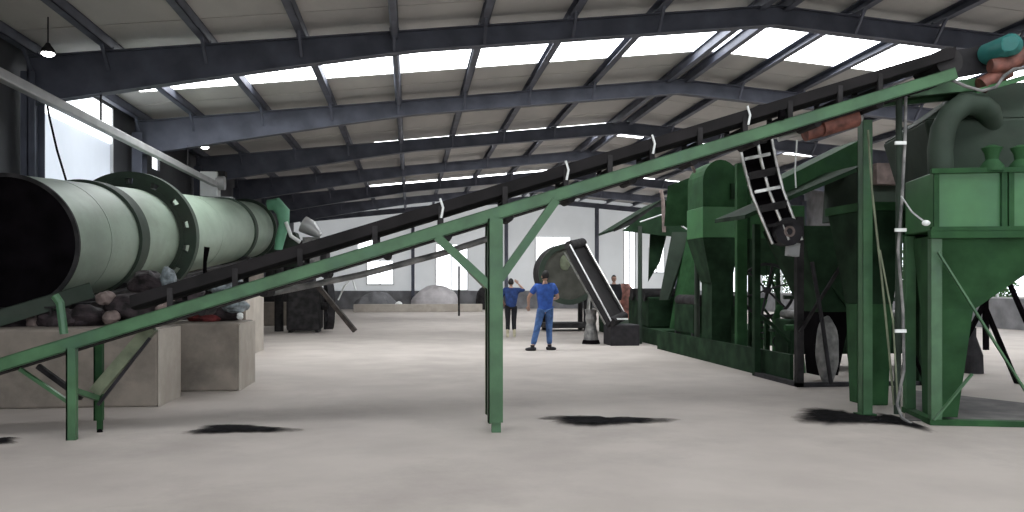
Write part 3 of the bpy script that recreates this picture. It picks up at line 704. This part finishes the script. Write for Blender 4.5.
# side cone to the left of the dome
MB().hexa([W(664,226,18.5),W(700,226,18.5),W(700,226,19.6),W(664,226,19.6)],[W(668,186,18.5),W(694,176,18.5),W(694,178,19.6),W(668,188,19.6)]).build('side_casing','green2',tm)
MB().tube([W(699,192,17.0),W(697,176,17.0),W(692,166,17.0)],.035,8).build('light_pipe','rag2',tm,smooth=True)
MB().tube([W(699,190,17.0),W(703,176,17.0),W(709,166,17.0)],.035,8).build('light_pipe','rag2',tm,smooth=True)
# storage hopper right of the tower
t = thing('storage_hopper', W(770,370,17), 'dark green tapering hopper right of the tower post', 'hopper')
a = W(750,205,16.5); b = W(808,205,16.5)
MB().frus((a.x+.25,a.x+.6,a.y+.4,a.y+.8),(a.x,b.x,a.y,a.y+1.2),1.65,2.35).build('cone','dgreen',t)
MB().box(a.x,b.x,a.y,a.y+1.2,2.35,3.0).build('bin','green2',t,bevel=.01)
MB().box(a.x,a.x+.5,a.y+.1,a.y+1.1,3.0,3.4).build('inlet','green2',t,bevel=.05)
for x in (a.x+.05,b.x-.05):
    for y in (a.y+.08,a.y+1.12): MB().box(x-.04,x+.04,y-.04,y+.04,0,2.4).build('leg','dgreen',t)
for q in (((752,345),(775,268)),((757,300),(785,335)),((765,262),(790,330))): MB().beam(W(*q[0],16.5),W(*q[1],16.5),.05,.04).build('brace','dgreen',t)
# hand wheel with spokes
p = W(767,290,15.6)
t = thing('spoked_wheel', p-V(0,0,.6), 'thin dark spoked wheel in the gap right of the tower post', 'wheel')
MB().ring(p,V(.2,1,0),.50,.45,.05,48).build('rim','dark',t)
for k in range(6):
    a_ = math.pi*k/6*2+.3; MB().beam(p,p+V(math.cos(a_)*.47,-.0,math.sin(a_)*.47),.035,.03).build('spoke','dark',t)
MB().tube([p-V(0,.06,0),p+V(0,.06,0)],.06,12).build('hub','dark',t,smooth=True)
MB().beam(p-V(0,.0,.5),V(p.x,p.y,0),.08,.08).build('stand','dgreen',t)
# low platform skirt
sk = MB(); sk.hexa([V(5.48,12.95,0),V(9.3,12.95,0),V(9.3,15.6,0),V(5.62,15.6,0)],[V(5.48,12.95,.42),V(9.3,12.95,.42),V(9.3,15.6,.42),V(5.62,15.6,.42)])
tag(MB().box(5.58,5.64,12.0,18.8,0,.42).build('skirt_panel','dgreen'),'low green skirt panel, coloured dark for shade, along the machine row edge','panel')  # darker green stands in for the dim light along this row
# clutter machines in the shade
t = thing('belt_weigher', V(6.6,17.9,0), 'dark low machine with round rollers behind the skirt panel', 'machine')
MB().box(5.85,7.0,17.1,18.4,.42,1.05).build('body','dgreen',t,bevel=.03)
for k in range(3): MB().tube([V(5.95+.4*k,17.0,1.12),V(5.95+.4*k,18.3,1.12)],.12,16).build('roller','dark2',t,smooth=True)
for x in (5.9,6.9):
    for y in (17.2,18.3): MB().box(x-.05,x+.05,y-.05,y+.05,0,.45).build('leg','dark',t)
for k,(u,v,D,l) in enumerate([(776,330,15.5,'nearest'),(760,322,16.2,'furthest')]):
    p = W(u,v,D); t = thing('valve_pipe', V(p.x,p.y,0), f'upright dark green pipe with a valve in the machine row, {l} of two', 'pipe', 'upright valve pipes')
    MB().tube([V(p.x,p.y,0),V(p.x,p.y,p.z+.2),V(p.x+.12,p.y+.1,p.z+.42)],.07,12).build('tube','green2',t,smooth=True)
    MB().ring(V(p.x,p.y,p.z),V(0,0,1),.13,.06,.05,20).build('flange','hood',t); MB().ring(V(p.x-.02,p.y-.16,p.z-.2),V(0,1,0),.12,.095,.02,20).build('hand_wheel','dark',t)
    MB().tube([V(p.x,p.y-.16,p.z-.2),V(p.x,p.y,p.z-.2)],.015,6).build('valve_stem','dark',t)

t = thing('low_conveyor', V(7.6,14.3,0), 'dark low cross conveyor in the gap between the green machines', 'conveyor')
MB().box(6.5,9.4,13.95,14.6,.25,.85).build('body','dgreen',t,bevel=.03)
for k in range(6): MB().tube([V(6.7+.45*k,13.9,.93),V(6.7+.45*k,14.65,.93)],.08,12).build('roller','cloth',t,smooth=True)
for x in (6.6,9.2): MB().box(x-.06,x+.06,14.2,14.3,0,.3).build('leg','dark',t)
t = thing('pipe_rack', V(7.3,13.4,0), 'tangle of green pipes behind the skirt panel beside the dark frame post', 'pipe')
rn = random.Random(31)
for k in range(9):
    x0 = 6.15+.28*k; z0 = rn.uniform(.5,1.5); z1 = z0+rn.uniform(.2,.9)
    MB().tube([V(x0,13.3+rn.uniform(-.1,.1),0),V(x0+rn.uniform(-.1,.1),13.3,z0),V(x0+rn.uniform(-.35,.35),13.3,z1),V(x0+rn.uniform(-.5,.5),13.5,z1+.15)],rn.uniform(.025,.06),10).build('tube',rn.choice(['green2','dgreen','hood','green']),t,smooth=True)
MB().tube([V(6.1,13.3,.75),V(8.6,13.3,.85)],.05,10).build('header','green2',t,smooth=True)
MB().tube([V(6.1,13.35,1.25),V(8.6,13.25,1.2)],.035,10).build('header','hood',t,smooth=True)
# ------------------------------------------------------------------ canopy machine further back
cm = thing('canopy_machine', V(6.6,20.5,0), 'dark machine under a low pitched canopy, left of the tower', 'machine')
MB().box(5.85,9.3,19.4,26.0,0,.38).build('base_platform','dgreen',cm,bevel=.01)
a, k_, b = W(614,231,21), W(664,201,21.2), W(702,240,21.2)
th = V(0,0,.06); o_ = V(.1,2.2,.0)
MB().hexa([a,k_,k_+o_,a+o_],[a+th,k_+th,k_+o_+th,a+o_+th]).build('roof_sheet','dgreen',cm)
MB().hexa([k_,b,b+o_,k_+o_],[k_+th,b+th,b+o_+th,k_+o_+th]).build('roof_sheet','dgreen',cm)
MB().hexa([a+V(0,0,-.02),k_+V(0,0,-.25),k_+V(0,.05,-.25),a+V(0,.05,-.02)],[a+th,k_+th,k_+th+V(0,.05,0),a+th+V(0,.05,0)]).build('fascia','dark2',cm)
MB().hexa([W(622,231,21.02),W(702,240,21.02),W(702,240,21.3),W(622,231,21.3)],[W(655,207,21.02),W(672,207,21.02),W(672,207,21.3),W(655,207,21.3)]).build('gable_plate','dgreen',cm)
p = W(640,344,21); MB().tube([V(p.x,p.y,0),W(640,226,21)],.055,10).build('post','hood',cm,smooth=True)
p = W(657,342,21.5); 
MB().hexa([W(668,338,21),W(700,346,20.4),W(700,340,21.6),W(668,336,22.4)],[W(684,236,21),W(700,236,20.4),W(700,236,21.6),W(684,236,22.4)]).build('dark_body','green2',cm)
MB().hexa([W(659,300,20.9),W(668,300,20.9),W(670,300,21.1),W(661,300,21.1)],[W(672,232,20.9),W(690,232,20.9),W(692,232,21.1),W(674,232,21.1)]).build('slanted_panel','hood',cm)
MB().hexa([W(648,282,21.3),W(660,262,21.3),W(660,262,21.6),W(648,282,21.6)],[W(650,230,21.3),W(668,230,21.3),W(668,230,21.6),W(650,230,21.6)]).build('curtain_panel','dgreen',cm)
MB().box(5.9,7.2,20.6,22.6,.38,1.15).build('base_box','dgreen',cm,bevel=.04)
for k in range(3): MB().tube([V(5.85,20.9+.6*k,1.2),V(6.7,20.9+.6*k,1.2)],.16,16).build('roller','dark2',cm,smooth=True)
t = thing('light_pipe_stand', W(664,340,19), 'thin pale pipe rising above the canopy', 'pipe')
MB().tube([W(664,232,20.3),W(663,200,20.3),W(661,190,20.3)],.045,8).build('tube','rag2',t,smooth=True)
MB().tube([W(640,222,20.4),W(664,214,20.3),W(697,236,20.0)],.02,6).build('wire','pipe',t)

# ------------------------------------------------------------------ trommel and its inclined feeder
tr = thing('drum_screen', W(569,330,26.5), 'dark cylindrical drum screen behind the blue-clad worker', 'drum screen')
c = W(569,274,26.5); 
MB().tube([c, c+V(.0,1.4,.03)], .93, 40, cap=False).build('drum_shell','dark2',tr,smooth=True)
MB().ring(c, V(0,1,0), .96, .80, .10, 48).build('front_ring','hood',tr,smooth=True)
MB().tube([c+V(0,.06,0),c+V(0,.10,0)],.90,40).build('front_plate','greyplate',tr)
o = MB().blob(c+V(-.12,.03,.35),(.16,.03,.24),12,8,.1,3).build('lining_patch','beige',tr,smooth=True)
for s_ in (-1,1):
    for y in (.3,1.2):
        MB().box(c.x+s_*.6-.07,c.x+s_*.6+.07,c.y+y-.07,c.y+y+.07,0,c.z-.45).build('leg','dark2',tr)
MB().box(c.x-.75,c.x+.75,c.y+.1,c.y+1.3,.1,.25).build('bed','dark2',tr)
fe = thing('inclined_feeder', W(592,340,21), 'steep dark feeder belt with bright side edges, right of the drum screen', 'feeder')
a, b = W(570,246,21.2), W(611,322,20.2); a2, b2 = W(583,243,22.0), W(624,316,21.0)
dz = V(.02,0,.0)
MB().hexa([a,a2,b2,b],[a+V(-.09,0,-.14),a2+V(-.09,0,-.14),b2+V(-.09,0,-.14),b+V(-.09,0,-.14)]).build('belt_bed','belt',fe,bevel=.01)
MB().beam(a+V(0,0,.02),b+V(0,0,.02),.03,.10,up=V(0,1,0)).build('side_edge','pipe',fe)
MB().beam(a2,b2,.05,.20,up=V(0,1,0)).build('side_edge','dark2',fe)
MB().beam(a2+V(0,0,.1),b2+V(0,0,.1),.03,.05,up=V(0,1,0)).build('side_edge','chrome',fe)
MB().beam(a+V(-.14,0,-.16),b+V(-.14,0,-.05),.03,.03).build('lower_edge','chrome',fe)
pts = []
MB().tube([a+V(-.02,.0,.0), a2+V(-.02,0,0)],.13,16).build('top_roller','dark2',fe,smooth=True)
MB().tube([b, b2],.11,16).build('bottom_roller','dark2',fe,smooth=True)
MB().beam(W(611,319,20.3),W(628,319,20.3),.03,.04).build('foot_edge','white',fe)
MB().box(b.x,b.x+.7,b.y,b.y+.8,0,.5).build('feed_box','dark',fe,bevel=.02)
q = W(591,343,21.0)
mb = MB().lathe([(.20,0),(.17,.25),(.12,.5),(.15,.62),(.13,.72),(.16,.85)],V(q.x,q.y,0),14); mb.build('support_leg','cloth',fe,smooth=False)
MB().lathe([(.23,0),(.21,.08),(.16,.12)],V(q.x,q.y,0),14).build('foot_skirt','black',fe,smooth=True)
MB().tube([V(q.x-.05,q.y,.8),V(q.x,q.y,1.35)],.07,10).build('strut','chrome',fe,smooth=True)
tag(MB().lathe([(.30,0),(.32,.3),(.30,.6),(.32,.9),(.24,1.35),(.12,1.5)],W(625,0,29).xy.to_3d(),20).build('rusty_drum','rust',smooth=True),'red-brown rounded drum standing behind the feeder','drum')
tag(MB().box(7.0,9.6,30.2,31.2,0,1.1).build('dark_bin','dgreen',bevel=.05),'dark green low bin behind the feeder and people','bin')

# ------------------------------------------------------------------ floor powder patches
def patch(u0,u1,v0,v1,lab,seed):
    rn = random.Random(seed); uc, vc = (u0+u1)/2, (v0+v1)/2; Dc = CH*F/(vc-HZ); c = W(uc,vc,Dc); c.z = 0
    hw = (u1-u0)/2/F*Dc*1.12; D0, D1 = CH*F/(v1-HZ), CH*F/(v0-HZ); hd = (D1-D0)/2*1.35
    mb = MB(); n = 40; rings = 6; vs = [c+V(0,0,.022)]
    wob = [1+.22*math.sin(3*2*math.pi*k/n+seed)+rn.uniform(-.1,.1) for k in range(n)]
    for r in range(1, rings+1):
        for k in range(n):
            a_ = 2*math.pi*k/n; q = r/rings*wob[k]
            p = c+V(rx,ry,0)*math.cos(a_)*hw*q+V(fx,fy,0)*math.sin(a_)*hd*q
            p.z = .001+.021*(1-(r/rings)**2)+ (rn.uniform(0,.006) if r < rings else 0); vs.append(p)
    fs = [(0,1+k,1+(k+1)%n) for k in range(n)]
    for r in range(rings-1):
        for k in range(n): i = 1+r*n; fs.append((i+k, i+n+k, i+n+(k+1)%n, i+(k+1)%n))
    mb.add(vs, fs); o = mb.build('powder_spill','powder',smooth=True)
    at = o.data.attributes.new('thick', 'FLOAT', 'POINT')
    for i in range(len(o.data.vertices)): at.data[i].value = 1-(0 if i == 0 else ((i-1)//n+1)/rings)
    tag(o, lab, 'spill', 'black powder spills on the floor')
patch(542,662,417,425,'black powder spill on the floor right of the centre post',1)
patch(187,284,426,433.5,'black powder spill on the floor before the middle pier',2)
patch(795,885,411,424,'black powder spill on the floor beside the tall green post',3)
patch(880,912,415,428,'small black powder spill at the foot of the cable pole',5)
patch(-30,18,439,444,'black powder spill cut off by the left picture edge',4)
tag(MB().blob(W(100,432,8.38),(.03,.03,.03),10,7,.1,2).build('dark_stone','black',smooth=True),'tiny black stone at the foot of the far left conveyor leg','stone')

# ------------------------------------------------------------------ people
def skinned(verts, edges, root=0, sub=2):
    me = bpy.data.meshes.new('tmp'); me.from_pydata([v[0] for v in verts], edges, []); me.update()
    o = bpy.data.objects.new('tmp', me); C.objects.link(o)
    o.modifiers.new('s', 'SKIN'); m2 = o.modifiers.new('u', 'SUBSURF'); m2.levels = m2.render_levels = sub
    for i, v in enumerate(verts):
        r = v[1]; r = r if isinstance(r, tuple) else (r, r)
        me.skin_vertices[0].data[i].radius = r; me.skin_vertices[0].data[i].use_root = (i == root)
    dg = bpy.context.evaluated_depsgraph_get(); dg.update()
    m3 = bpy.data.meshes.new_from_object(o.evaluated_get(dg))
    out = ([v.co.copy() for v in m3.vertices], [tuple(p.vertices) for p in m3.polygons])
    bpy.data.objects.remove(o); bpy.data.meshes.remove(me); bpy.data.meshes.remove(m3)
    return out
def person(base, rz, H, pose, cols, label, group=None, scale=1):
    """pose: joint offsets in metres for a 1.72 m figure, +x = figure's left seen from behind, -y = forward is away"""
    J = dict(pel=(0,0,.93), wai=(0,0,1.08), che=(0,0,1.30), nek=(0,0,1.46), hed=(0,.0,1.56),
             shL=(-.19,0,1.41), elL=(-.24,0,1.13), wrL=(-.25,.06,.88), shR=(.19,0,1.41), elR=(.24,0,1.13), wrR=(.25,.06,.88),
             hiL=(-.10,0,.90), knL=(-.11,.02,.49), anL=(-.12,0,.09), hiR=(.10,0,.90), knR=(.11,.02,.49), anR=(.12,0,.09))
    J.update(pose); k = H/1.72
    R = Matrix.Rotation(rz, 3, 'Z')
    J = {a: V(*b) for a, b in J.items()}
    def w(p): return R @ (p*k) + base
    t = thing('person', base, label, 'person', group)
    names = ['pel','wai','che','nek','hed','shL','elL','wrL','shR','elR','wrR','hiL','knL','anL','hiR','knR','anR']
    rad = dict(pel=(.15,.11),wai=(.12,.085),che=(.13,.085),nek=.055,hed=.055,shL=.062,elL=.042,wrL=.027,shR=.062,elR=.042,wrR=.027,hiL=.088,knL=.058,anL=.038,hiR=.088,knR=.058,anR=.038)
    E = [('pel','wai'),('wai','che'),('che','nek'),('nek','hed'),('che','shL'),('shL','elL'),('elL','wrL'),('che','shR'),('shR','elR'),('elR','wrR'),('pel','hiL'),('hiL','knL'),('knL','anL'),('pel','hiR'),('hiR','knR'),('knR','anR')]
    vs, fs = skinned([(J[n_], rad[n_]) for n_ in names], [(names.index(a), names.index(b)) for a,b in E], 0)
    body = MB().add([w(p) for p in vs], fs)
    # head: egg with nose, ears, eyes; faces local +y unless 'face' given
    face = V(*pose.get('face', (0,1,0))).normalized() if 'face' in pose else V(0,1,0)
    side = face.cross(V(0,0,1)).normalized(); hc = J['hed']+V(0,0,.07)
    hv = []; hf = []; n, m_ = 16, 12
    for i in range(m_+1):
        a = math.pi*i/m_
        for q in range(n):
            b = 2*math.pi*q/n; x = math.sin(a)*math.cos(b); y = math.sin(a)*math.sin(b); z = math.cos(a)
            jaw = 1-.22*max(0,-z); nose = .02*math.exp(-((x/.18)**2+((z+.1)/.22)**2)) if y > 0 else 0
            hv.append(hc+side*x*.075*jaw+face*(y*.095*jaw+nose)+V(0,0,z*.118))
    for i in range(m_):
        for q in range(n): hf.append((i*n+q,(i+1)*n+q,(i+1)*n+(q+1)%n,i*n+(q+1)%n))
    body.add([w(p) for p in hv], hf)
    for s_ in (-1,1):
        body.blob(w(hc+side*s_*.078+V(0,0,-.01)),(.012,.018,.03),8,6,0)
    # hands: palm + fingers + thumb
    for h in 'LR':
        wr = J['wr'+h]; d = (wr-J['el'+h]).normalized(); a = d.cross(V(0,1,0)); a = a.normalized() if a.length > .1 else V(1,0,0); nn = d.cross(a)
        body.tube([w(wr), w(wr+d*.04), w(wr+d*.085)], [.026*k,.036*k,.032*k], 8)
        for q in range(4):
            o0 = a*(q-1.5)*.018; ln = (.062,.072,.068,.054)[q]
            body.tube([w(wr+d*.08+o0), w(wr+d*(.08+ln*.55)+o0+nn*.012), w(wr+d*(.08+ln)+o0+nn*.034)], [.0095*k,.0085*k,.007*k], 6)
        body.tube([w(wr+d*.03-a*.03), w(wr+d*.06-a*.052+nn*.01), w(wr+d*.085-a*.055+nn*.02)], [.012*k,.010*k,.008*k], 6)
    body.build('body', 'skin', t, smooth=True)
    # eyes and mouth marks
    for s_ in (-1,1): MB().blob(w(hc+side*s_*.03+face*.088+V(0,0,.012)),(.011,.011,.008),8,6,0).build('eye', 'hair', t)
    MB().blob(w(hc+face*.086+V(0,0,-.062)),(.022,.010,.006),8,6,0).build('mouth','rust',t)
    # hair / helmet cap
    hv2 = [hc+side*(p-hc).dot(side)*1.09+face*((p-hc).dot(face)*1.08-.010)+V(0,0,(p-hc).z*1.07+.006) for p in hv]
    keep = [f for f in hf if all(((hv2[i]-hc).z > -.065 and (hv2[i]-hc).dot(face) < .035) or (hv2[i]-hc).z > .062 for i in f)]
    MB().add([w(p) for p in hv2], keep).build('hair', cols.get('hair','hair'), t, smooth=True)
    # shirt
    def lerp(a, b, s_): return a+(b-a)*s_
    sl = cols.get('sleeve', .85)
    sv = [(lerp(J['pel'],J['wai'],.0)+V(0,0,-.09),(.180,.14)),(J['wai'],(.17,.135)),(J['che'],(.20,.15)),(lerp(J['che'],J['nek'],.75),(.105,.10))]
    se = [(0,1),(1,2),(2,3)]
    for h in 'LR':
        i = len(sv); end = lerp(J['sh'+h],J['el'+h],sl) if sl <= 1 else lerp(J['el'+h],J['wr'+h],sl-1)
        sv += [(J['sh'+h],.09)]; se += [(2,i)]
        if sl > 1: sv += [(J['el'+h],.062),(end,.048)]; se += [(i,i+1),(i+1,i+2)]
        else: sv += [(end,.068)]; se += [(i,i+1)]
    a, b = skinned(sv, se, 1); MB().add([w(p) for p in a], b).build('shirt', cols['shirt'], t, smooth=True)
    tv = [(J['pel']+V(0,0,.10),(.165,.125))]; te = []
    for h in 'LR':
        i = len(tv); tv += [(J['hi'+h]+V(0,0,-.03),.105),(J['kn'+h],.078),(lerp(J['kn'+h],J['an'+h],cols.get('hem',.93)),.066)]; te += [(0,i),(i,i+1),(i+1,i+2)]
    a, b = skinned(tv, te, 0); MB().add([w(p) for p in a], b).build('trousers', cols['trousers'], t, smooth=True)
    for h in 'LR':
        an = J['an'+h]; fd = V(*pose.get('foot'+h,(0,1,0))).normalized()
        sh = MB(); pth = [an-fd*.07+V(0,0,-.045), an-fd*.02+V(0,0,-.04), an+fd*.09+V(0,0,-.05), an+fd*.17+V(0,0,-.06)]
        sh.tube([w(p) for p in pth],[.038*k,.045*k,.040*k,.026*k],10)
        sh.tube([w(an+V(0,0,-.04)), w(an+V(0,0,cols.get('boot',.04)))],[.045*k,.048*k],10)
        sh.build('shoe', cols.get('shoe','dark'), t, smooth=True)
    return t
g1 = W(545,350.5,18.8); g1.z = 0
person(g1, 0, 1.73, dict(anL=(-.29,-.10,.09),knL=(-.17,.02,.49),anR=(.11,.05,.09),knR=(.10,.06,.48),hiL=(-.09,0,.9),
    elL=(-.36,.04,1.17),wrL=(-.33,.26,.98),elR=(.30,.06,1.16),wrR=(.20,.28,1.12),che=(0,.02,1.30),face=(-.4,1,-.1),footL=(-.8,.6,0),footR=(.9,.5,0)),
    dict(shirt='shirt',trousers='jeans',sleeve=.7,shoe='dark'), 'person in bright blue shirt and trousers striding in the middle of the hall')
g2 = W(511,337,23.6); g2.z = 0
person(g2, 0, 1.60, dict(elL=(-.30,.05,1.18),wrL=(-.18,.2,1.0),elR=(.40,.0,1.40),wrR=(.22,.05,1.60),knL=(-.09,.03,.5),knR=(.09,.03,.5),anL=(-.10,0,.09),anR=(.10,0,.09),face=(.3,1,0)),
    dict(shirt='navy',trousers='blackcloth',sleeve=1.25,shoe='boot',boot=.22,hem=.75), 'person in navy jacket and pale boots raising one arm, left of the blue-clad worker')
g3 = W(614,332,27.5); g3.z = 0
person(g3, .3, 1.74, dict(face=(-.2,-1,0)), dict(shirt='blackcloth',trousers='blackcloth',sleeve=1.8), 'person in dark clothes standing behind the sloping feeder')

# ------------------------------------------------------------------ daylight, camera, view
wd = bpy.data.worlds.new('sky'); SC.world = wd; wd.use_nodes = True
N = wd.node_tree.nodes; bg = N['Background']; bg.inputs['Color'].default_value = (.90,.95,1,1); bg.inputs['Strength'].default_value = 3.1
cam = bpy.data.cameras.new('camera'); co = bpy.data.objects.new('camera', cam); C.objects.link(co)
co.location = (0,0,CH); co.rotation_euler = (math.pi/2, 0, -TH); cam.sensor_width = 36; cam.lens = F/1024*36; cam.shift_y = (HZ-256)/1024
cam.clip_start = .05; cam.clip_end = 500
SC.camera = co
SC.view_settings.view_transform = 'Standard'; SC.view_settings.look = 'None'; SC.view_settings.gamma = 1; SC.view_settings.use_curve_mapping = False
SC.view_settings.exposure = 0
try:
    SC.cycles.use_denoising = True; SC.cycles.max_bounces = 10; SC.cycles.diffuse_bounces = 6
except Exception: pass
